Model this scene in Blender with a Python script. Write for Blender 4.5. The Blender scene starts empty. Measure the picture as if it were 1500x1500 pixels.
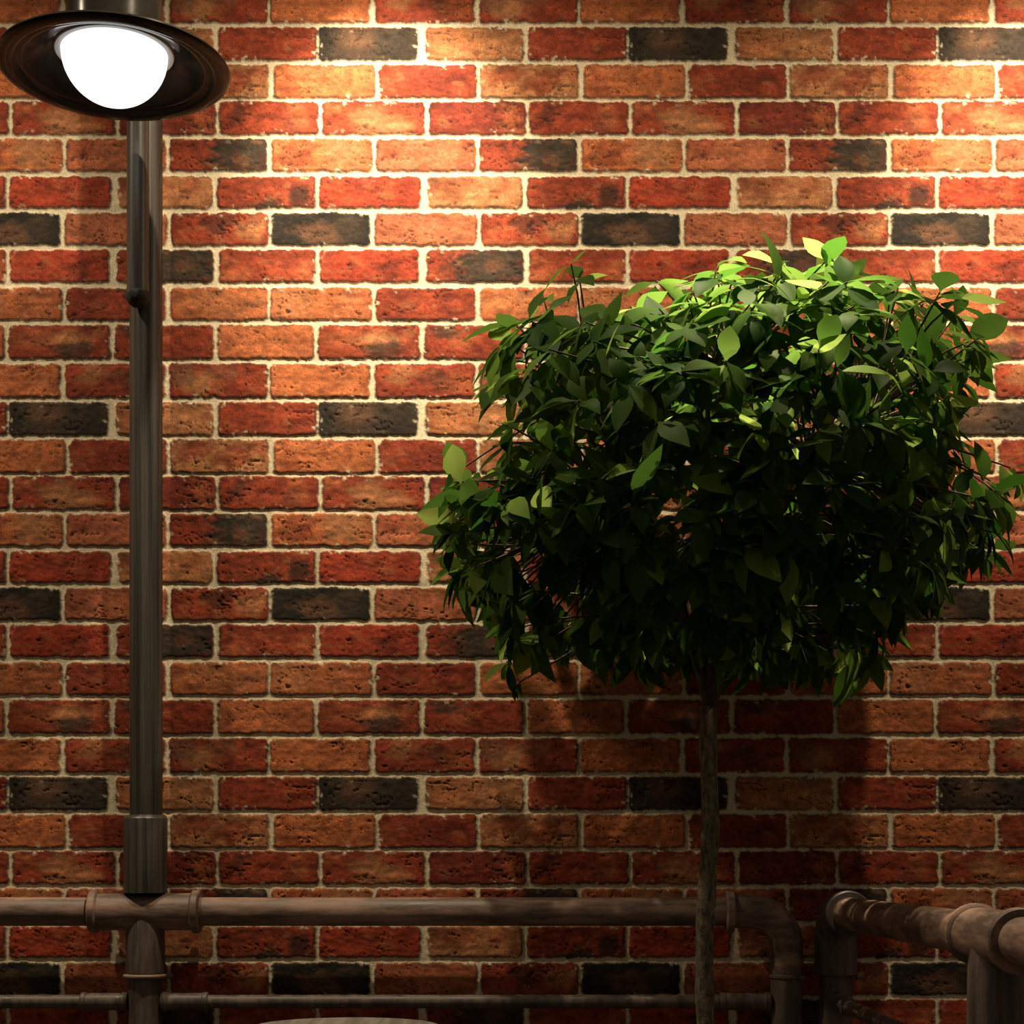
import bpy, bmesh, math, random
import numpy as np
from mathutils import Vector, Matrix

scene = bpy.context.scene
COL = scene.collection
F = 2450.0            # focal length in pixels of a 1500 px frame
HX, HY = 750.0, 1260.0
EYE = 1.20            # eye height
D = 3.655             # camera to wall
S = D / F             # metres per pixel on the wall


def W(px, py, d):
    return Vector(((px - HX) * d / F, d, EYE - (py - HY) * d / F))


# ---------------------------------------------------------------- helpers
def tag(o, label=None, cat=None, group=None, kind=None):
    if label: o['label'] = label
    if cat: o['category'] = cat
    if group: o['group'] = group
    if kind: o['kind'] = kind
    return o


def empty(name, loc):
    o = bpy.data.objects.new(name, None)
    COL.objects.link(o)
    o.location = loc
    o.empty_display_size = 0.1
    return o


def wloc(o):
    v = Vector((0, 0, 0))
    while o is not None:
        v += o.location
        o = o.parent
    return v


def obj(name, bm, mat, parent=None, smooth=True, angle=40):
    """bm holds world coordinates; one mesh object is linked"""
    me = bpy.data.meshes.new(name)
    bmesh.ops.remove_doubles(bm, verts=bm.verts, dist=1e-6)
    bmesh.ops.recalc_face_normals(bm, faces=bm.faces)
    if parent is not None:
        bmesh.ops.translate(bm, vec=-wloc(parent), verts=bm.verts)
    bm.to_mesh(me)
    bm.free()
    me.materials.append(mat)
    o = bpy.data.objects.new(name, me)
    COL.objects.link(o)
    if parent is not None:
        o.parent = parent
    if smooth:
        for p in me.polygons:
            p.use_smooth = True
        me.set_sharp_from_angle(angle=math.radians(angle))
    return o


def BM():
    return bmesh.new()


def tube(bm, pts, radii, seg=32, cap=True):
    pts = [Vector(p) for p in pts]
    n = len(pts)
    if not isinstance(radii, (list, tuple)):
        radii = [radii] * n
    tang = []
    for i in range(n):
        a = pts[max(i - 1, 0)]
        b = pts[min(i + 1, n - 1)]
        t = (b - a)
        if t.length < 1e-9:
            t = tang[-1] if tang else Vector((0, 0, 1))
        tang.append(t.normalized())
    up = Vector((0, 0, 1)) if abs(tang[0].z) < 0.9 else Vector((0, 1, 0))
    nrm = (up - tang[0] * up.dot(tang[0])).normalized()
    rings = []
    for i in range(n):
        nrm = (nrm - tang[i] * nrm.dot(tang[i])).normalized()
        bi = tang[i].cross(nrm)
        ring = []
        for k in range(seg):
            a = 2 * math.pi * k / seg
            ring.append(bm.verts.new(pts[i] + (nrm * math.cos(a) + bi * math.sin(a)) * radii[i]))
        rings.append(ring)
    for i in range(n - 1):
        for k in range(seg):
            bm.faces.new((rings[i][k], rings[i][(k + 1) % seg], rings[i + 1][(k + 1) % seg], rings[i + 1][k]))
    if cap:
        bm.faces.new(list(reversed(rings[0])))
        bm.faces.new(rings[-1])


def turned(bm, a, b, prof, seg=40):
    """solid of revolution about the segment a->b; prof = [(t in metres along, radius)]"""
    a = Vector(a)
    dr = (Vector(b) - a).normalized()
    up = Vector((0, 0, 1)) if abs(dr.z) < 0.9 else Vector((0, 1, 0))
    n = (up - dr * up.dot(dr)).normalized()
    bi = dr.cross(n)
    rings = []
    for t, r in prof:
        if r < 1e-6:
            rings.append([bm.verts.new(a + dr * t)])
        else:
            rings.append([bm.verts.new(a + dr * t + (n * math.cos(2 * math.pi * k / seg) + bi * math.sin(2 * math.pi * k / seg)) * r) for k in range(seg)])
    for i in range(len(rings) - 1):
        A, B = rings[i], rings[i + 1]
        for k in range(seg):
            k2 = (k + 1) % seg
            if len(A) == 1 and len(B) == 1:
                continue
            if len(A) == 1:
                bm.faces.new((A[0], B[k2], B[k]))
            elif len(B) == 1:
                bm.faces.new((A[k], A[k2], B[0]))
            else:
                bm.faces.new((A[k], A[k2], B[k2], B[k]))


def collar_prof(t0, t1, r, bev=0.003, rin=None):
    rin = r * 0.55 if rin is None else rin
    return [(t0, rin), (t0, r - bev), (t0 + bev, r), (t1 - bev, r), (t1, r - bev), (t1, rin)]


def arc(c, u, v, r, a0, a1, n):
    return [c + (u * math.cos(a0 + (a1 - a0) * i / n) + v * math.sin(a0 + (a1 - a0) * i / n)) * r for i in range(n + 1)]


# ---------------------------------------------------------------- materials
def newmat(name):
    m = bpy.data.materials.new(name)
    m.use_nodes = True
    nt = m.node_tree
    b = nt.nodes['Principled BSDF']
    return m, nt, b


def nd(nt, typ, **kw):
    n = nt.nodes.new(typ)
    for k, v in kw.items():
        setattr(n, k, v)
    return n


def metal_mat(name, c_dark, c_light, rough=(0.4, 0.7), scale=(8, 8, 8), bump=0.15, metallic=0.0, thresh=(0.42, 0.62)):
    m, nt, b = newmat(name)
    tc = nd(nt, 'ShaderNodeTexCoord')
    mp = nd(nt, 'ShaderNodeMapping')
    mp.inputs['Scale'].default_value = scale
    nt.links.new(tc.outputs['Object'], mp.inputs['Vector'])
    n1 = nd(nt, 'ShaderNodeTexNoise')
    n1.inputs['Scale'].default_value = 1.0
    n1.inputs['Detail'].default_value = 8
    n1.inputs['Roughness'].default_value = 0.65
    nt.links.new(mp.outputs['Vector'], n1.inputs['Vector'])
    cr = nd(nt, 'ShaderNodeValToRGB')
    cr.color_ramp.elements[0].position = thresh[0]
    cr.color_ramp.elements[1].position = thresh[1]
    cr.color_ramp.elements[0].color = (*c_dark, 1)
    cr.color_ramp.elements[1].color = (*c_light, 1)
    nt.links.new(n1.outputs['Fac'], cr.inputs['Fac'])
    nt.links.new(cr.outputs['Color'], b.inputs['Base Color'])
    mr = nd(nt, 'ShaderNodeMapRange')
    mr.inputs['From Min'].default_value = 0.35
    mr.inputs['From Max'].default_value = 0.65
    mr.inputs['To Min'].default_value = rough[0]
    mr.inputs['To Max'].default_value = rough[1]
    nt.links.new(n1.outputs['Fac'], mr.inputs['Value'])
    nt.links.new(mr.outputs['Result'], b.inputs['Roughness'])
    b.inputs['Metallic'].default_value = metallic
    n2 = nd(nt, 'ShaderNodeTexNoise')
    n2.inputs['Scale'].default_value = 160
    n2.inputs['Detail'].default_value = 4
    nt.links.new(tc.outputs['Object'], n2.inputs['Vector'])
    bp = nd(nt, 'ShaderNodeBump')
    bp.inputs['Strength'].default_value = bump
    bp.inputs['Distance'].default_value = 0.002
    nt.links.new(n2.outputs['Fac'], bp.inputs['Height'])
    nt.links.new(bp.outputs['Normal'], b.inputs['Normal'])
    return m


M_rail = metal_mat('dusty_brown_iron', (0.11, 0.072, 0.056), (0.33, 0.205, 0.155), (0.42, 0.7), (6, 30, 30), 0.2)
M_rail_out = metal_mat('dusty_brown_iron_outward', (0.11, 0.072, 0.056), (0.33, 0.205, 0.155), (0.42, 0.7), (30, 6, 30), 0.2)
M_railv = metal_mat('dusty_brown_iron_upright', (0.06, 0.045, 0.037), (0.15, 0.105, 0.085), (0.4, 0.65), (40, 40, 5), 0.15)
M_pole = metal_mat('dark_grey_iron', (0.03, 0.029, 0.025), (0.085, 0.072, 0.06), (0.28, 0.45), (70, 70, 1.2), 0.06, 0.1)
M_shade = metal_mat('black_enamel', (0.014, 0.012, 0.010), (0.024, 0.020, 0.017), (0.13, 0.2), (9, 9, 9), 0.01)
M_shade.node_tree.nodes['Principled BSDF'].inputs['Specular IOR Level'].default_value = 0.15
M_ring = metal_mat('grey_socket_metal', (0.5, 0.5, 0.5), (0.6, 0.6, 0.6), (0.4, 0.5), (20, 20, 20), 0.03)
M_rust = metal_mat('black_crusted_iron', (0.01, 0.011, 0.008), (0.035, 0.034, 0.024), (0.6, 0.9), (120, 120, 120), 0.8)
M_table = metal_mat('grey_weathered_wood', (0.16, 0.15, 0.13), (0.27, 0.25, 0.22), (0.6, 0.8), (60, 3, 60), 0.3)
M_bark = metal_mat('mottled_bark', (0.045, 0.036, 0.025), (0.27, 0.215, 0.14), (0.75, 0.95), (110, 110, 45), 1.0, 0, (0.38, 0.66))
M_twig = metal_mat('brown_twig', (0.05, 0.028, 0.018), (0.12, 0.07, 0.045), (0.6, 0.8), (60, 60, 60), 0.3)
M_floor = metal_mat('dark_stone_paving', (0.05, 0.04, 0.033), (0.10, 0.085, 0.07), (0.7, 0.9), (5, 5, 5), 0.4)

M_bulb, nt, b = newmat('glowing_white_glass')
b.inputs['Base Color'].default_value = (0.9, 0.9, 0.9, 1)
b.inputs['Emission Color'].default_value = (1.0, 0.985, 0.96, 1)
b.inputs['Emission Strength'].default_value = 1.25

# leaf: thin blade that lets light through
M_leaf, nt, b = newmat('green_leaf')
at = nd(nt, 'ShaderNodeAttribute', attribute_name='tint')
hs = nd(nt, 'ShaderNodeMixRGB')
hs.inputs['Color1'].default_value = (0.011, 0.040, 0.004, 1)
hs.inputs['Color2'].default_value = (0.17, 0.28, 0.05, 1)
nt.links.new(at.outputs['Fac'], hs.inputs['Fac'])
nt.links.new(hs.outputs['Color'], b.inputs['Base Color'])
b.inputs['Roughness'].default_value = 0.5
b.inputs['Specular IOR Level'].default_value = 0.025
tr = nd(nt, 'ShaderNodeBsdfTranslucent')
hs2 = nd(nt, 'ShaderNodeMixRGB')
hs2.inputs['Color1'].default_value = (0.05, 0.15, 0.016, 1)
hs2.inputs['Color2'].default_value = (0.42, 0.58, 0.13, 1)
nt.links.new(at.outputs['Fac'], hs2.inputs['Fac'])
nt.links.new(hs2.outputs['Color'], tr.inputs['Color'])
mx = nd(nt, 'ShaderNodeMixShader')
mx.inputs['Fac'].default_value = 0.45
nt.links.new(b.outputs['BSDF'], mx.inputs[1])
nt.links.new(tr.outputs['BSDF'], mx.inputs[2])
nt.links.new(mx.outputs['Shader'], nt.nodes['Material Output'].inputs['Surface'])

# brick wall: colour comes from a per-vertex brick/mortar albedo, grit is procedural
M_wall, nt, b = newmat('brick_and_mortar')
at = nd(nt, 'ShaderNodeAttribute', attribute_name='albedo')
tc = nd(nt, 'ShaderNodeTexCoord')
n1 = nd(nt, 'ShaderNodeTexNoise')
n1.inputs['Scale'].default_value = 330
n1.inputs['Detail'].default_value = 5
n1.inputs['Roughness'].default_value = 0.7
nt.links.new(tc.outputs['Object'], n1.inputs['Vector'])
mr = nd(nt, 'ShaderNodeMapRange')
mr.inputs['From Min'].default_value = 0.3
mr.inputs['From Max'].default_value = 0.7
mr.inputs['To Min'].default_value = 0.55
mr.inputs['To Max'].default_value = 1.45
nt.links.new(n1.outputs['Fac'], mr.inputs['Value'])
mul = nd(nt, 'ShaderNodeVectorMath', operation='SCALE')
nt.links.new(at.outputs['Color'], mul.inputs[0])
nt.links.new(mr.outputs['Result'], mul.inputs['Scale'])
nt.links.new(mul.outputs['Vector'], b.inputs['Base Color'])
b.inputs['Roughness'].default_value = 0.85
b.inputs['Specular IOR Level'].default_value = 0.25
bp = nd(nt, 'ShaderNodeBump')
bp.inputs['Strength'].default_value = 0.5
bp.inputs['Distance'].default_value = 0.0012
nt.links.new(n1.outputs['Fac'], bp.inputs['Height'])
nt.links.new(bp.outputs['Normal'], b.inputs['Normal'])

# ---------------------------------------------------------------- brick wall
P, Q = 453.6, 548.7              # the bond repeats with this pitch (in wall pixels)
NX, NY = 252, 305
U0, V0 = 245.0, 36.0
rng = np.random.default_rng(5)
uu = U0 + np.arange(NX) * P / NX
vv = V0 + np.arange(NY) * Q / NY
UG, VG = np.meshgrid(uu, vv)


def vnoise(nx, ny, seed, du=0.0, dv=0.0):
    R = np.random.default_rng(seed).random((ny, nx))
    gx = ((UG - U0 + du) / P * nx) % nx
    gy = ((VG - V0 + dv) / Q * ny) % ny
    ix = np.floor(gx).astype(int) % nx
    iy = np.floor(gy).astype(int) % ny
    fx = gx - np.floor(gx)
    fy = gy - np.floor(gy)
    fx = fx * fx * (3 - 2 * fx)
    fy = fy * fy * (3 - 2 * fy)
    a = R[iy, ix]; bq = R[iy, (ix + 1) % nx]
    c = R[(iy + 1) % ny, ix]; d = R[(iy + 1) % ny, (ix + 1) % nx]
    return (a * (1 - fx) + bq * fx) * (1 - fy) + (c * (1 - fx) + d * fx) * fy


def fbm(nx, ny, seed, oct=4, gain=0.55, du=0.0, dv=0.0):
    s = np.zeros_like(UG); amp = 1.0; tot = 0.0
    for o in range(oct):
        s += amp * vnoise(nx * 2 ** o, ny * 2 ** o, seed + 31 * o, du, dv)
        tot += amp; amp *= gain
    return s / tot


def sstep(a, bq, x):
    t = np.clip((x - a) / (bq - a), 0, 1)
    return t * t * (3 - 2 * t)


RED = (0.255, 0.042, 0.017); DRED = (0.17, 0.026, 0.013); ORG = (0.44, 0.128, 0.046)
TAN = (0.40, 0.165, 0.070); SAL = (0.42, 0.125, 0.058); BRT = (0.33, 0.044, 0.018)
DRK = (0.046, 0.031, 0.021); BLK = (0.021, 0.016, 0.012); BRN = (0.15, 0.072, 0.04)
ROWS = [(42, 88), (96.6, 143.6), (150.5, 196.5), (205.4, 250.8), (260.2, 304.5), (313.4, 358.4), (367.8, 412.8), (423.2, 468.4), (477.8, 525), (534.4, 581.4)]
# x0, x1, base colour, then extra patches (fx, fy, rx, ry, colour, strength) in fractions of the brick
BR = [
 [(321.2, 463, RED, []), (468.4, 610.8, DRK, [(.35, .3, .2, .6, BRN, .6), (.8, .7, .2, .5, BLK, .6), (.05, .6, .1, .6, BLK, .7)]), (624.2, 765.6, TAN, [(.2, .5, .3, .8, ORG, .5)])],
 [(250.8, 392.6, TAN, [(.25, .3, .22, .35, RED, .7), (.62, .55, .22, .5, RED, .75), (.95, .2, .15, .4, RED, .5)]), (402.8, 548.4, ORG, [(.15, .6, .15, .5, RED, .5)]), (555.8, 697.2, RED, [(.6, .5, .35, .5, DRED, .6)])],
 [(322.8, 465.2, RED, [(.2, .35, .14, .35, BLK, .55), (.75, .7, .12, .3, DRK, .45), (.82, .4, .1, .5, ORG, .5)]), (473.8, 621, RED, [(.45, .5, .2, .45, TAN, .95), (.65, .75, .25, .35, TAN, .8), (.1, .2, .15, .3, ORG, .5)]), (629.4, 768.4, DRED, [(.85, .6, .15, .5, ORG, .45)])],
 [(249.8, 390.6, RED, [(.82, .45, .44, 1.2, DRK, 1.5)]), (399.6, 544.2, ORG, [(.72, .4, .25, .7, TAN, .9), (.25, .55, .2, .4, RED, .6)]), (552.6, 695.6, SAL, [(.9, .5, .12, .8, RED, .5), (.15, .2, .15, .4, RED, .5)])],
 [(319.6, 461, RED, [(.86, .6, .16, .45, BLK, .8), (.5, .95, .22, .18, BLK, .9), (.65, .35, .2, .2, DRED, .5)]), (469.4, 614.6, BRT, [(.5, .3, .2, .3, DRED, .4)]), (627.4, 763.6, TAN, [(.3, .35, .3, .4, RED, .55), (.75, .3, .15, .35, RED, .5)])],
 [(252.4, 392.2, RED, [(.85, .45, .2, .45, TAN, .8), (.5, .3, .25, .4, DRK, .45)]), (399, 541, BLK, [(.5, .65, .3, .35, BRN, .9), (.8, .5, .15, .5, DRK, .9)]), (550, 697.8, SAL, [])],
 [(322.8, 462, RED, [(.2, .8, .2, .3, ORG, .5), (.9, .7, .15, .4, ORG, .45)]), (469.4, 611.4, BRT, [(.7, .7, .15, .4, DRED, .7)]), (626.2, 765.2, RED, [(.72, .5, .5, .9, DRK, 1.2), (.7, .5, .16, .3, BRN, .8)])],
 [(250.8, 391.6, ORG, [(.5, .5, .6, .5, TAN, .4)]), (397, 543.6, ORG, [(.2, .5, .25, .6, TAN, .6), (.8, .5, .2, .6, SAL, .5)]), (551.6, 694.6, RED, [(.7, .4, .1, .5, DRED, .5)])],
 [(321.2, 458.8, ORG, [(.2, .3, .2, .4, SAL, .5)]), (467.4, 614, RED, [(.55, .4, .25, .35, TAN, .85), (.65, .7, .25, .3, DRK, .85), (.2, .4, .2, .4, ORG, .5)]), (623.6, 765.2, RED, [(.2, .2, .2, .25, DRK, .8), (.35, .45, .15, .3, ORG, .5)])],
 [(249.8, 391.6, RED, [(.3, .6, .2, .4, TAN, .95), (.12, .3, .15, .5, BRN, .7), (.55, .25, .2, .25, BRN, .5)]), (397, 540.4, ORG, []), (550.6, 694, RED, [(.25, .3, .2, .4, TAN, .65), (.6, .4, .2, .4, DRK, .5), (.85, .6, .2, .3, ORG, .4)])],
]
en = (fbm(64, 78, 11, 3, .7) - 0.5) * 5.5 + (fbm(20, 24, 47, 2) - 0.5) * 3.0
big = fbm(12, 40, 101, 5, .6)
mid = fbm(34, 60, 202, 4, .6)
fine = vnoise(120, 145, 303)
warp = (fbm(14, 22, 404, 3) - .5) * 40
ridge = np.abs(fbm(9, 26, 505, 4, .6) - 0.5)
cr_area = sstep(.47, .58, fbm(10, 30, 606, 2))
crack = (1 - sstep(0.002, 0.013, ridge)) * cr_area
ridge2 = np.abs(fbm(16, 34, 515, 4, .62, 40, 90) - 0.5)
crack = np.maximum(crack, .8 * (1 - sstep(0.001, 0.011, ridge2)) * sstep(.5, .6, fbm(12, 26, 616, 2)))
blotch = sstep(.60, .72, fbm(22, 40, 707, 3, .6))
pale = sstep(.60, .78, fbm(18, 44, 808, 3, .6))

MORT = np.array((0.72, 0.61, 0.43))
colr = np.ones((NY, NX, 3)) * MORT
colr *= (0.86 + 0.28 * fbm(60, 72, 909, 3, .6))[..., None]
crumb = sstep(.68, .76, fbm(70, 85, 919, 2, .6)) * sstep(.48, .6, fbm(12, 20, 929, 2)) * .85
hgt = 0.0016 * (fbm(40, 50, 111, 4, .65) - 0.5)
wU = U0 + ((UG - U0) % P)
for r, (y0, y1) in enumerate(ROWS):
    for k, (x0, x1, base, patches) in enumerate(BR[r]):
        for off in (-P, 0, P):
            if x1 + off < U0 - 12 or x0 + off > U0 + P + 12:
                continue
            for voff in (-Q, 0, Q):
                if y1 + voff < V0 - 12 or y0 + voff > V0 + Q + 12:
                    continue
                X0, X1, Y0, Y1 = x0 + off, x1 + off, y0 + voff, y1 + voff
                cx, cy = (X0 + X1) / 2, (Y0 + Y1) / 2
                rr = 5.0
                qx = np.abs(UG - cx) - ((X1 - X0) / 2 - rr)
                qy = np.abs(VG - cy) - ((Y1 - Y0) / 2 - rr)
                sd = rr - (np.hypot(np.maximum(qx, 0), np.maximum(qy, 0)) + np.minimum(np.maximum(qx, qy), 0))
                sel = (sd > -14)
                sdn = sd + en + 1.6
                m = sstep(-1.6, 1.6, sdn) * sel
                c = np.ones((NY, NX, 3)) * np.array(base)
                dark_base = base in (DRK, BLK)
                fx = (UG - X0 + warp * .5) / (X1 - X0)
                fy = (VG - Y0 + warp * .3) / (Y1 - Y0)
                for (pxx, pyy, rx, ry, pc, st) in patches:
                    dd = np.sqrt(((fx - pxx) / rx) ** 2 + ((fy - pyy) / ry) ** 2)
                    w = np.clip(sstep(1.25, .45, dd + (mid - .5) * 1.1) * st, 0, 1)[..., None]
                    c = c * (1 - w) + np.array(pc) * w
                tone = (0.45 + 1.10 * big) * (0.55 + 0.90 * mid) * (.8 + .4 * fine)
                c = c * tone[..., None]
                if not dark_base:
                    w = (pale * .28)[..., None]
                    c = c * (1 - w) + np.array(TAN) * 1.1 * w
                    w = (blotch * .35)[..., None]
                    c = c * (1 - w) + np.array(DRED) * .6 * w
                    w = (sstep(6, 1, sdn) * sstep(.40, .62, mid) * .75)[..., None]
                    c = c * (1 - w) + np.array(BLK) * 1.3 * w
                w = (crack * .8)[..., None]
                c = c * (1 - w) + np.array(BLK) * w
                h = 0.0038 * (0.75 * sstep(-1.6, 1.4, sdn) + 0.25 * sstep(0, 4, sdn))
                h = h + (0.0022 * (mid - .5) + 0.0026 * (big - .5) + 0.0006 * (fine - .5)) * sstep(1, 7, sdn) - 0.0036 * crack * sstep(1, 6, sdn)
                w = (sstep(9, 2, sdn) * crumb)[..., None]
                c = c * (1 - w) + MORT * .95 * w
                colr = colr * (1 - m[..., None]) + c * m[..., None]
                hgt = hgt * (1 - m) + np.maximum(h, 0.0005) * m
colr = np.clip(colr, 0.004, 0.9)


def idx_axis(lo, hi, flo, fhi, step0, n, origin):
    """grid line numbers: every line inside the frame, every 8th outside it"""
    a = math.floor((flo - origin) / step0); bq = math.ceil((fhi - origin) / step0)
    a2 = math.floor((lo - origin) / step0); b2 = math.ceil((hi - origin) / step0)
    return np.array(list(range(a2, a, 8)) + list(range(a, bq + 1)) + list(range(bq + 8, b2, 8)))


ix = idx_axis(-900, 2400, -40, 1540, P / NX, NX, U0)
iy = idx_axis(-560, HY + EYE / S, -40, 1530, Q / NY, NY, V0)
px = U0 + ix * P / NX
py = V0 + iy * Q / NY
py[-1] = HY + EYE / S
nx_, ny_ = len(ix), len(iy)
hh = hgt[np.ix_(iy % NY, ix % NX)]
cc = colr[np.ix_(iy % NY, ix % NX)]
XX, ZZ = np.meshgrid((px - HX) * S, EYE - (py - HY) * S)
co = np.stack([XX, D - hh, ZZ], -1).reshape(-1, 3)
me = bpy.data.meshes.new('wall_back')
nv = nx_ * ny_
I, J = np.meshgrid(np.arange(ny_ - 1), np.arange(nx_ - 1), indexing='ij')
v00 = (I * nx_ + J).ravel()
quads = np.stack([v00, v00 + nx_, v00 + nx_ + 1, v00 + 1], -1)
nf = len(quads)
# back of the wall, so it has a thickness of its own
backv = np.array([[XX[0, 0], D + .22, ZZ[0, 0]], [XX[0, -1], D + .22, ZZ[0, 0]], [XX[0, -1], D + .22, ZZ[-1, 0]], [XX[0, 0], D + .22, ZZ[-1, 0]]])
tl, trr, br, bl = 0, nx_ - 1, nv - 1, nv - nx_
extra = np.array([[nv, nv + 1, nv + 2, nv + 3], [tl, trr, nv + 1, nv], [nv + 3, nv + 2, br, bl], [tl, nv, nv + 3, bl], [nv + 1, trr, br, nv + 2]])
allv = np.concatenate([co, backv])
allf = np.concatenate([quads, extra])
me.vertices.add(len(allv)); me.vertices.foreach_set('co', allv.astype(np.float32).ravel())
me.loops.add(len(allf) * 4); me.loops.foreach_set('vertex_index', allf.astype(np.int32).ravel())
me.polygons.add(len(allf)); me.polygons.foreach_set('loop_start', (np.arange(len(allf)) * 4).astype(np.int32))
me.update(calc_edges=True)
sm = np.ones(len(allf), dtype=bool); sm[nf:] = False
me.polygons.foreach_set('use_smooth', sm)
ca = me.attributes.new('albedo', 'FLOAT_COLOR', 'POINT')
c4 = np.ones((len(allv), 4), dtype=np.float32)
c4[:nv, :3] = cc.reshape(-1, 3); c4[nv:, :3] = (.3, .2, .15)
ca.data.foreach_set('color', c4.ravel())
me.materials.append(M_wall)
wall = bpy.data.objects.new('wall_back', me)
COL.objects.link(wall)
tag(wall, 'red, orange and charred brick wall with cream mortar joints', 'brick wall', kind='structure')

bm = BM()
bmesh.ops.create_cube(bm, size=1)
for v in bm.verts:
    v.co = Vector((v.co.x * 6.5, v.co.y * 5.0 + D - 2.5, v.co.z * .1 - .05))
fl = obj('floor', bm, M_floor, smooth=False)
tag(fl, 'dark stone paving at the foot of the brick wall', 'floor', kind='structure')

# ---------------------------------------------------------------- railing along the wall
DR = 3.58
RP = 0.0307
ex, ey, ez = Vector((1, 0, 0)), Vector((0, 1, 0)), Vector((0, 0, 1))
XT = W(213, 0, DR).x
ZR = W(0, 1335.5, DR).z
ZL = W(0, 1467, DR).z
px2x = lambda p: (p - HX) * DR / F
rail = empty('pipe_railing', (XT, DR, 0))
tag(rail, 'brown iron pipe railing with tee under the lamp post, running along the brick wall', 'railing', 'iron pipe railings')

bm = BM(); tube(bm, [(px2x(-420), DR, ZR), (px2x(128), DR, ZR)], RP); obj('top_rail', bm, M_rail, rail)
bm = BM(); tube(bm, [(px2x(288), DR, ZR), (px2x(1072), DR, ZR)], RP); obj('top_rail', bm, M_rail, rail)


def tee(parent, c, ax, mat):
    bm = BM()
    a = c - ax * 0.112
    turned(bm, a, c + ax * 0.112, [(-.006, .028), (-.006, .0435), (-.003, .0462), (.009, .0462), (.0125, .0425), (.0135, .0398), (.2105, .0398), (.2115, .0425), (.215, .0462), (.227, .0462), (.230, .0435), (.230, .028)])
    o = obj('tee_fitting', bm, mat, parent)
    bm = BM()
    z0 = W(0, 1426, DR).z
    tube(bm, [c - ez * .012, c - ez * .045, Vector((c.x, c.y, z0 + .002)), Vector((c.x, c.y, z0))], [.036, .041, .0425, .0405], 40)
    obj('tee_outlet', bm, M_railv, o)
    bm = BM()
    pr = []
    for i in range(13):
        t = -math.pi / 2 + math.pi * i / 12
        pr.append((.005 + .005 * math.sin(t), .041 + .0065 * math.cos(t)))
    turned(bm, Vector((c.x, c.y, z0 - .010)), Vector((c.x, c.y, z0)), [(.0, .03)] + pr + [(.01, .03)])
    rg = obj('clamp_ring', bm, mat, parent)
    bm = BM()
    turned(bm, Vector((c.x, c.y, z0 - .005)) + ex * .043, Vector((c.x, c.y, z0 - .005)) + ex * .06, [(0, 0), (0, .006), (.014, .006), (.017, .004), (.017, 0)], 16)
    obj('clamp_bolt', bm, mat, rg)
    bm = BM(); tube(bm, [(c.x, c.y, z0 - .002), (c.x, c.y, .012)], .0358, 40); obj('post', bm, M_railv, parent)
    bm = BM(); turned(bm, (c.x, c.y, 0), (c.x, c.y, 1), [(0, 0), (0, .075), (.008, .075), (.012, .072), (.012, .045), (.03, .042), (.03, .03)]); obj('base_flange', bm, M_railv, parent)


tee(rail, Vector((XT, DR, ZR)), ex, M_rail)


def socket(parent, c, d, length=.1, name='rail_socket', r=.0195):
    bm = BM()
    turned(bm, c, c + d, [(0, .01), (0, r), (.004, r + .0012), (.012, r + .0012), (.014, r - .001), (length - .012, r - .001), (length - .01, r + .0008), (length - .002, r + .0008), (length, r - .001), (length, .012)], 28)
    return obj(name, bm, M_railv, parent)


RL = .0145
socket(rail, Vector((px2x(188), DR - .004, ZL)), -ex)
socket(rail, Vector((px2x(237), DR - .004, ZL)), ex)
bm = BM(); tube(bm, [(px2x(-420), DR - .004, ZL), (px2x(125), DR - .004, ZL)], RL, 24); obj('lower_rail', bm, M_railv, rail)
bm = BM(); tube(bm, [(px2x(290), DR - .004, ZL), (px2x(1062), DR - .004, ZL)], RL, 24); obj('lower_rail', bm, M_railv, rail)
socket(rail, Vector((px2x(1128), DR - .004, ZL)), -ex, .108)

# elbow at the right hand end
xe = px2x(1152); xb = px2x(1100); rb = xe - xb
z0 = W(0, 1427, DR).z
bm = BM()
pts = [Vector((px2x(1064), DR, ZR)), Vector((px2x(1082), DR, ZR))] + arc(Vector((xb, DR, ZR - rb)), ez, ex, rb, 0, math.pi / 2, 16) + [Vector((xe, DR, z0))]
tube(bm, pts, [.0355] * 2 + [.0362] * 17 + [.0355], 40)
el = obj('elbow', bm, M_rail, rail)
bm = BM(); turned(bm, (px2x(1062), DR, ZR), (px2x(1076), DR, ZR), collar_prof(0, .019, .0462, .003, .03)); obj('collar', bm, M_rail, el)
bm = BM(); turned(bm, (xe, DR, z0 - .010), (xe, DR, z0), collar_prof(0, .011, .0375, .003, .03)); rg = obj('clamp_ring', bm, M_rail, rail)
bm = BM(); turned(bm, (xe + .026, DR - .027, z0 - .005), (xe + .036, DR - .038, z0 - .005), [(0, 0), (0, .0055), (.008, .0055), (.0105, .003), (.0105, 0)], 14); obj('clamp_bolt', bm, M_rail, rg)
bm = BM(); tube(bm, [(xe, DR, z0 - .002), (xe, DR, .012)], .0338, 40); obj('post', bm, M_railv, rail)
bm = BM(); turned(bm, (xe, DR, 0), (xe, DR, 1), [(0, 0), (0, .049), (.008, .049), (.012, .047), (.012, .042), (.03, .039), (.03, .03)]); obj('base_flange', bm, M_railv, rail)

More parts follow.
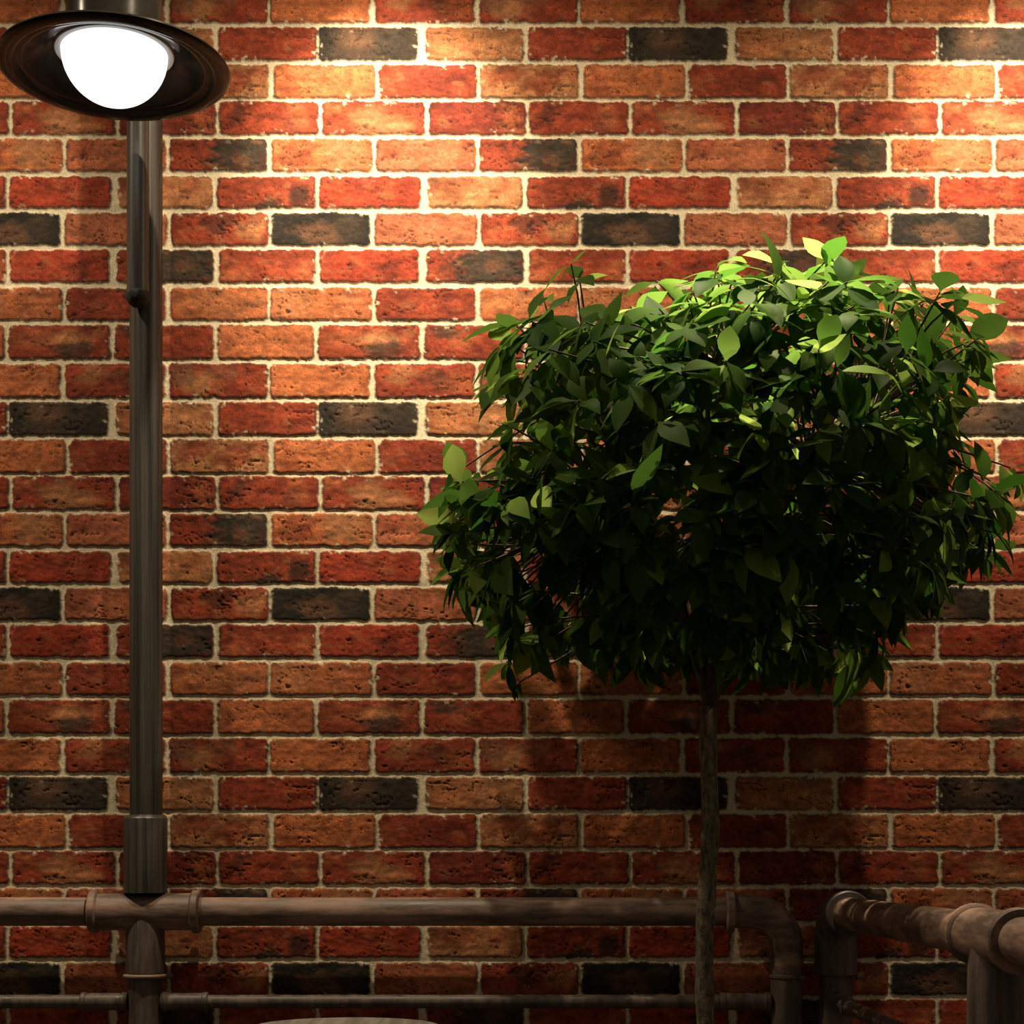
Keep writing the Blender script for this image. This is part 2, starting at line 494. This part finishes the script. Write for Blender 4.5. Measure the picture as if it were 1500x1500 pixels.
# ---------------------------------------------------------------- railing coming towards the camera
XR = 0.693
rail2 = empty('pipe_railing', (XR, DR, 0))
tag(rail2, 'brown iron pipe railing on the right, running out from the wall towards the viewer', 'railing', 'iron pipe railings')
DT = 2.39
zz = W(0, 1427, DR).z
rb = .068
cb = Vector((XR, DR - rb, ZR - rb))
bm = BM()
pts = [Vector((XR, DR, zz))] + arc(cb, ey, ez, rb, 0, math.pi / 2, 16) + [Vector((XR, DR - rb - .07, ZR))]
tube(bm, pts, [.046] + [.0445] * 17 + [.0435], 40)
el = obj('elbow', bm, M_railv, rail2)
bm = BM(); turned(bm, (XR, DR - rb - .075, ZR), (XR, DR - rb - .05, ZR), collar_prof(0, .02, .0475, .003, .03)); obj('collar', bm, M_railv, el)
bm = BM(); tube(bm, [(XR, DR - .11, ZR), (XR, DT + .11, ZR)], RP * 1.09, 40); obj('top_rail', bm, M_rail_out, rail2)
bm = BM(); tube(bm, [(XR, DT - .11, ZR), (XR, 1.2, ZR)], RP * 1.09, 40); obj('top_rail', bm, M_rail_out, rail2)
bm = BM(); tube(bm, [(XR, DR, zz + .002), (XR, DR, .012)], .0352, 40); obj('post', bm, M_railv, rail2)
bm = BM(); turned(bm, (XR, DR, 0), (XR, DR, 1), [(0, 0), (0, .049), (.008, .049), (.012, .047), (.012, .042), (.03, .039), (.03, .03)]); obj('base_flange', bm, M_railv, rail2)
bm = BM(); turned(bm, (XR + .03, DR - .006, zz - .006), (XR + .06, DR - .006, zz - .002), [(0, 0), (0, .0055), (.012, .0055), (.013, .008), (.024, .008), (.027, .006), (.027, 0)], 16); obj('clamp_bolt', bm, M_rail, rail2)
tee(rail2, Vector((XR, DT, ZR)), ey, M_rail_out)
bm = BM(); tube(bm, [(XR, DR - .12, ZL), (XR, DT + .12, ZL)], RL, 24); obj('lower_rail', bm, M_railv, rail2)
socket(rail2, Vector((XR, DR - .034, ZL)), -ey, .1)
socket(rail2, Vector((XR, DT + .034, ZL)), ey, .1)

# ---------------------------------------------------------------- street lamp
zc1 = W(0, 1200, DR).z
lamp = empty('street_lamp', (XT, DR, ZR + .0405))
tag(lamp, 'dark iron street lamp with glowing round bulb under a wide saucer shade, on the railing', 'street lamp')
bm = BM()
tsh = zc1 - ZR - .0405
turned(bm, (XT, DR, ZR + .0405), (XT, DR, 2), [(0, .03), (0, .0462), (tsh, .0462), (tsh + .002, .0455), (tsh + .009, .0375), (tsh + .010, .03)], 48)
obj('pole_socket', bm, M_pole, lamp)
Xp = px2x(214)
bm = BM(); tube(bm, [(Xp, DR, zc1 - .03), (Xp, DR, 3.55)], .0348, 48)
turned(bm, (Xp, DR, 3.55), (Xp, DR, 3.6), [(0, .0348), (.012, .03), (.02, .018), (.023, 0)], 48)
obj('pole', bm, M_pole, lamp)
# gooseneck: rises in front of the pole, loops over and comes down into the lamp housing
DG = 3.522
xg = (202 - HX) * DG / F
LX, LD = -.770, 3.24
LZ = EYE + (1260 - 105) * LD / F
zg0 = W(0, 432, DG).z
top = 3.30
pts = [Vector((xg, DG, zg0)), Vector((xg, DG, 2.6)), Vector((xg, DG, top))]
a = Vector((xg, DG, top)); e = Vector((LX, LD, top))
mid_ = (a + e) / 2
u = (a - mid_)
for i in range(1, 17):
    t = math.pi * i / 16
    pts.append(mid_ + u * math.cos(t) + ez * u.length * math.sin(t))
pts.append(Vector((LX, LD, LZ + .26)))
bm = BM(); tube(bm, pts, .0232, 36); gn = obj('gooseneck_pipe', bm, M_pole, lamp)
bm = BM()
turned(bm, (xg, DG, zg0 + .006), (xg, DG, 0), [(0, .02), (0, .0238), (.004, .0262), (.014, .0255), (.024, .020), (.030, .012), (.031, 0)], 28)
for v in bm.verts:
    v.co += Vector((random.uniform(-1, 1), random.uniform(-1, 1), random.uniform(-1, 1))) * .0012
obj('pipe_end_cap', bm, M_rust, gn)
# straps that hold the gooseneck to the pole, above the picture
for zs in (3.06, 3.24):
    bm = BM()
    ring = [Vector((xg, DG - .026, zs)), Vector((xg + .03, DG - .01, zs)), Vector((Xp + .038, DR, zs)), Vector((Xp + .03, DR + .03, zs)), Vector((Xp - .03, DR + .03, zs)), Vector((Xp - .038, DR, zs)), Vector((xg - .03, DG - .01, zs)), Vector((xg, DG - .026, zs))]
    tube(bm, ring, .004, 8)
    obj('strap', bm, M_pole, lamp)
A = Vector((LX, LD, LZ))
R = .2225
bm = BM()
turned(bm, A, A + ez, [(.040, .100), (.040, .112), (.030, .128), (.018, .150), (.009, .168), (.006, .176), (.0065, .182), (.001, .188), (-.002, .196), (-.001, .214), (.001, R - .003), (.004, R), (.008, R - .002),
                       (.012, R - .012), (.020, .190), (.034, .155), (.048, .125), (.056, .106), (.060, .0955), (.064, .092)], 96)
shade = obj('lamp_shade', bm, M_shade, lamp)
bm = BM()
turned(bm, A, A + ez, [(.058, .080), (.058, .0935), (.063, .0945), (.069, .0925), (.21, .090), (.225, .086), (.25, .05), (.262, .036), (.29, .034), (.295, .030), (.295, .024)], 64)
obj('lamp_housing', bm, M_shade, lamp)
bm = BM()
turned(bm, A, A + ez, [(.055, .095), (.036, .100), (.0345, .103), (.0345, .1125), (.037, .1145), (.044, .115), (.050, .110)], 72)
obj('socket_ring', bm, M_ring, lamp)
bm = BM()
prof = [(.042, 0), (.042, .1)] + [(.036 - .098 * math.sin(math.pi / 2 * i / 20), .1015 * math.cos(math.pi / 2 * i / 20)) for i in range(21)]
prof[-1] = (prof[-1][0], 0)
turned(bm, A, A + ez, prof, 72)
obj('bulb', bm, M_bulb, lamp)

# ---------------------------------------------------------------- round table
TD = 3.2
tc_ = W(507, 1503, TD)
table = empty('round_table', (tc_.x, tc_.y, 0))
tag(table, 'grey round table whose top edge just shows at the bottom of the picture', 'table')
h = tc_.z
bm = BM(); turned(bm, (tc_.x, tc_.y, h - .03), (tc_.x, tc_.y, h), [(0, 0), (0, .174), (.006, .182), (.022, .186), (.027, .184), (.03, .178), (.03, 0)], 64); obj('tabletop', bm, M_table, table)
bm = BM(); turned(bm, (tc_.x, tc_.y, .02), (tc_.x, tc_.y, 1), [(0, .06), (.03, .04), (.08, .028), (h - .12, .028), (h - .06, .045), (h - .048, .10)], 32); obj('pedestal', bm, M_railv, table)
bm = BM(); turned(bm, (tc_.x, tc_.y, 0), (tc_.x, tc_.y, 1), [(0, 0), (0, .17), (.01, .172), (.016, .165), (.03, .07), (.035, .05), (.035, 0)], 48); obj('base', bm, M_railv, table)

# ---------------------------------------------------------------- tree
random.seed(21)
TRD = 3.14
OUT = [(640, 800), (652, 770), (655, 700), (690, 680), (740, 690), (735, 640), (715, 590), (695, 530), (725, 495), (775, 455), (815, 440), (850, 470), (905, 470), (935, 440), (985, 440), (1015, 409), (1060, 379), (1120, 389), (1190, 379), (1262, 409), (1300, 425), (1360, 425), (1420, 450), (1440, 500), (1430, 560), (1420, 650), (1370, 680), (1410, 700), (1462, 715), (1470, 760), (1460, 820), (1425, 850), (1350, 874), (1330, 901), (1290, 917), (1290, 968), (1240, 983), (1150, 978), (1080, 983), (1040, 963), (985, 968), (930, 963), (880, 953), (830, 938), (790, 948), (740, 978), (735, 921), (705, 882), (670, 850)]


def inside(x, y):
    c = False
    n = len(OUT)
    j = n - 1
    for i in range(n):
        xi, yi = OUT[i]; xj, yj = OUT[j]
        if (yi > y) != (yj > y) and x < (xj - xi) * (y - yi) / (yj - yi) + xi:
            c = not c
        j = i
    return c


def edge_dist(x, y):
    best = 1e9
    n = len(OUT)
    for i in range(n):
        ax, ay = OUT[i]; bx, by = OUT[(i + 1) % n]
        dx, dy = bx - ax, by - ay
        t = max(0, min(1, ((x - ax) * dx + (y - ay) * dy) / (dx * dx + dy * dy)))
        best = min(best, math.hypot(x - ax - t * dx, y - ay - t * dy))
    return best


tx = W(1035, 0, TRD).x
tree = empty('standard_tree', (tx, TRD, 0))
tag(tree, 'small round-headed tree with glossy green leaves on a thin bare trunk', 'tree')
FK = W(1040, 1035, TRD)
bm = BM()
tp = []
tr_ = []
for i in range(60):
    t = i / 59
    z = FK.z * t
    wob = .003 * math.sin(t * 9) + .003 * math.sin(t * 23 + 1)
    tp.append(Vector((tx + wob + (FK.x - tx) * t ** 6 - .002, TRD + .004 * math.sin(t * 13), z)))
    tr_.append((.0185 - .002 * t) * (1 + .05 * math.sin(t * 61) + .04 * math.sin(t * 141)) + (.012 * (1 - t * 12) if t < 1 / 12 else 0))
tube(bm, tp, tr_, 20)
for v in bm.verts:
    v.co.x += random.uniform(-.0007, .0007); v.co.y += random.uniform(-.0007, .0007)
obj('trunk', bm, M_bark, tree)

CC = W(1065, 700, TRD)          # crown centre
# clusters of leaves: (position, number of leaves, size)
clusters = []
tries = 0
while len(clusters) < 500 and tries < 60000:
    tries += 1
    x = random.uniform(640, 1475); y = random.uniform(360, 1010)
    if not inside(x, y):
        continue
    ed = edge_dist(x, y)
    if ed < 8:
        continue
    q = min(1.0, ed / 210.0)
    half = .41 * math.sqrt(max(0, 1 - (1 - q) ** 2)) + .02
    sgn = random.choice((-1, 1))
    if random.random() < .72:
        k = random.uniform(.82, 1.0)
    else:
        k = random.uniform(0, .85)
    dep = TRD + sgn * half * k
    pos = W(x, y, dep)
    # keep the perspective of the near and far halves honest: pull back towards the outline measured at the trunk
    pos.x = (x - HX) * (TRD + (dep - TRD) * .5) / F
    pos.z = EYE - (y - HY) * (TRD + (dep - TRD) * .5) / F
    if pos.y > D - .10:
        continue
    if any((pos - c[0]).length < .036 for c in clusters):
        continue
    clusters.append((pos, random.randint(5, 8), random.uniform(.85, 1.15)))
# a few shoots that stick out of the crown
SH = [(848, 412, -.02, 4, .9), (836, 392, -.02, 2, .5), (962, 405, .02, 4, 1.0), (795, 432, .0, 4, .8), (1068, 385, .05, 4, .7), (1240, 385, .0, 5, 1.1), (1410, 450, .05, 4, 1.0), (655, 795, .0, 5, 1.0), (672, 690, 0, 5, 1.0), (1462, 700, -.08, 4, 1.25), (1475, 790, .1, 5, 1.0), (760, 1000, .0, 3, .65), (742, 970, 0, 4, .8), (1412, 640, .03, 3, 1.0), (1290, 425, .12, 5, 1.15), (1330, 430, .1, 5, 1.1), (1255, 445, .1, 5, 1.1), (1040, 520, -.3, 4, 1.1)]
for (x, y, dd, n, s) in SH:
    p = W(x, y, TRD)
    p.y += dd
    clusters.append((p, n, s))

# main branches and their twigs
nb = 9
tips = []
for i in range(nb):
    a = 2 * math.pi * i / nb + .3
    el_ = .35 if i % 2 else .8
    tips.append(CC + Vector((math.cos(a) * .27, math.sin(a) * .20, (-.06 if i % 2 else .12) + .04 * math.sin(i * 2.1))))
tips.append(CC + Vector((0, 0, .2)))
tw = [[] for _ in tips]


def bez(p0, p1, p2, n):
    return [p0 * (1 - t) ** 2 + p1 * 2 * t * (1 - t) + p2 * t * t for t in [i / n for i in range(n + 1)]]


curves = []
for i, tpnt in enumerate(tips):
    ctl = Vector((FK.x + (tpnt.x - FK.x) * .22, FK.y + (tpnt.y - FK.y) * .22, FK.z + (tpnt.z - FK.z) * .55))
    curves.append(bez(FK - ez * .012, ctl, tpnt, 14))
for c in clusters:
    best = None
    for i, cv in enumerate(curves):
        for j in range(4, 15):
            dd = (cv[j] - c[0]).length + (.05 if cv[j].z > c[0].z else 0)
            if best is None or dd < best[0]:
                best = (dd, i, j)
    tw[best[1]].append((best[2], c[0]))
for i, cv in enumerate(curves):
    bm = BM()
    tube(bm, cv, [.0115 - .0075 * j / 14 for j in range(15)], 10)
    for (j, p) in tw[i]:
        s = cv[j]
        m = (s + p) / 2 + Vector((random.uniform(-.02, .02), random.uniform(-.02, .02), random.uniform(-.01, .05)))
        tube(bm, bez(s, m, p, 4), [.0032, .0028, .0024, .002, .0015], 5)
    obj('branch', bm, M_twig if i else M_twig, tree)

# leaves: one mesh, each leaf a folded, curved ovate blade
verts = []; faces = []; tint = []
ST = [(0, .03), (.12, .22), (.28, .78), (.46, 1.0), (.66, .82), (.84, .42), (1.0, .02)]


def leaf(base, dr, nrm, L, Wd, fold, curl, tn):
    dr = dr.normalized()
    nrm = (nrm - dr * nrm.dot(dr)).normalized()
    sd = dr.cross(nrm)
    i0 = len(verts)
    for (t, w) in ST:
        ang = curl * t
        c = base + dr * (L * (math.sin(ang) / curl if abs(curl) > 1e-3 else t)) - nrm * (L * ((1 - math.cos(ang)) / curl if abs(curl) > 1e-3 else 0))
        nn = nrm * math.cos(ang) + dr * math.sin(ang)
        ww = Wd * .5 * w
        for s_ in (-1, -.55, 0, .55, 1):
            lift = fold * abs(s_) * ww - .18 * ww * (abs(s_) ** 2)
            verts.append(c + sd * (s_ * ww) + nn * lift)
            tint.append(tn)
    for r_ in range(len(ST) - 1):
        for k in range(4):
            a = i0 + r_ * 5 + k
            faces.append((a, a + 1, a + 6, a + 5))


for (p, n, s) in clusters:
    out = (p - CC)
    out.x *= .8
    if out.length < 1e-4:
        out = Vector((0, -1, 0))
    out.normalize()
    axis = (out * .9 + Vector((0, 0, .35)) + Vector((random.gauss(0, .3), random.gauss(0, .3), random.gauss(0, .25)))).normalized()
    t1 = axis.orthogonal().normalized()
    t2 = axis.cross(t1)
    ph = random.uniform(0, 6.28)
    hf = .5 + .5 * max(-1, min(1, (p.z - CC.z) / .35))
    for k in range(n):
        a = ph + k * 2.4
        spread = random.uniform(.75, 1.25)
        dr = axis * random.uniform(.25, .9) + (t1 * math.cos(a) + t2 * math.sin(a)) * spread + Vector((0, 0, -random.uniform(.15, 1.0) - .25 * (1 - hf)))
        nrm = axis * .8 + Vector((0, 0, .8)) + Vector((random.gauss(0, .3), random.gauss(0, .3), random.gauss(0, .2)))
        L = s * random.uniform(.056, .096)
        if random.random() < .12:
            L *= 1.2
        base = p - axis * (k * .004)
        leaf(base, dr, nrm, L, L * random.uniform(.40, .52), random.uniform(.15, .5), random.uniform(.1, 1.0), random.uniform(.65, 1) if random.random() < .14 else random.random() * .25)  # few young lime leaves; their tint also stands in for scattered lit ones
me = bpy.data.meshes.new('foliage')
ro = Vector((tx, TRD, 0))
me.from_pydata([v - ro for v in verts], [], faces)
ta = me.attributes.new('tint', 'FLOAT', 'POINT')
ta.data.foreach_set('value', np.array(tint, dtype=np.float32))
me.materials.append(M_leaf)
for pl in me.polygons:
    pl.use_smooth = True
fo = bpy.data.objects.new('foliage', me)
COL.objects.link(fo)
fo.parent = tree

# ---------------------------------------------------------------- light
def spot(name, loc, target, energy, size, blend, color=(1, .82, .56), rad=.02):
    l = bpy.data.lights.new(name, 'SPOT')
    l.energy = energy; l.spot_size = math.radians(size); l.spot_blend = blend
    l.color = color; l.shadow_soft_size = rad
    o = bpy.data.objects.new(name, l)
    COL.objects.link(o)
    o.location = loc
    dv = Vector(target) - Vector(loc)
    o.rotation_euler = dv.to_track_quat('-Z', 'Y').to_euler()
    return o


SW = .70
for px_ in (-372, 568, 1508):
    x = (px_ - HX) * S
    z = EYE + (HY + 255) * S
    spot('wall_washer_wide', (x, D - SW, z), (x, D - SW - .02, z - 1), 118, 150, 1.0)
    spot('wall_washer_beam', (x, D - SW, z), (x, D - SW + 1.0, z - 1.12), 165, 42, .75)
p = W(1110, -420, 2.97)
spot('added_tree_spot', p, (p.x + .02, p.y + .06, 0), 380, 31, .5)  # extra unseen spot, added to brighten the leaves of the crown

w = bpy.data.worlds.new('night_glow')
scene.world = w
w.use_nodes = True
bg = w.node_tree.nodes['Background']
bg.inputs['Color'].default_value = (1.0, .80, .58, 1)
wn = w.node_tree
wtc = nd(wn, 'ShaderNodeTexCoord')
wsp = nd(wn, 'ShaderNodeSeparateXYZ')
wmr = nd(wn, 'ShaderNodeMapRange')
wmr.inputs['From Min'].default_value = -0.1
wmr.inputs['From Max'].default_value = 0.9
wmr.inputs['To Min'].default_value = 0.045
wmr.inputs['To Max'].default_value = 0.20
wn.links.new(wtc.outputs['Generated'], wsp.inputs[0])
wn.links.new(wsp.outputs['Z'], wmr.inputs['Value'])
wn.links.new(wmr.outputs['Result'], bg.inputs['Strength'])

# ---------------------------------------------------------------- camera
cam = bpy.data.cameras.new('camera')
cam.sensor_width = 36
cam.lens = 36 * F / 1500
cam.shift_x = 0
cam.shift_y = (HY - 750) / 1500
co_ = bpy.data.objects.new('camera', cam)
COL.objects.link(co_)
co_.location = (0, 0, EYE)
co_.rotation_euler = (math.pi / 2, 0, 0)
scene.camera = co_
scene.view_settings.view_transform = 'Standard'
scene.view_settings.look = 'None'
scene.view_settings.gamma = 1
scene.view_settings.exposure = -0.1
scene.view_settings.use_curve_mapping = False
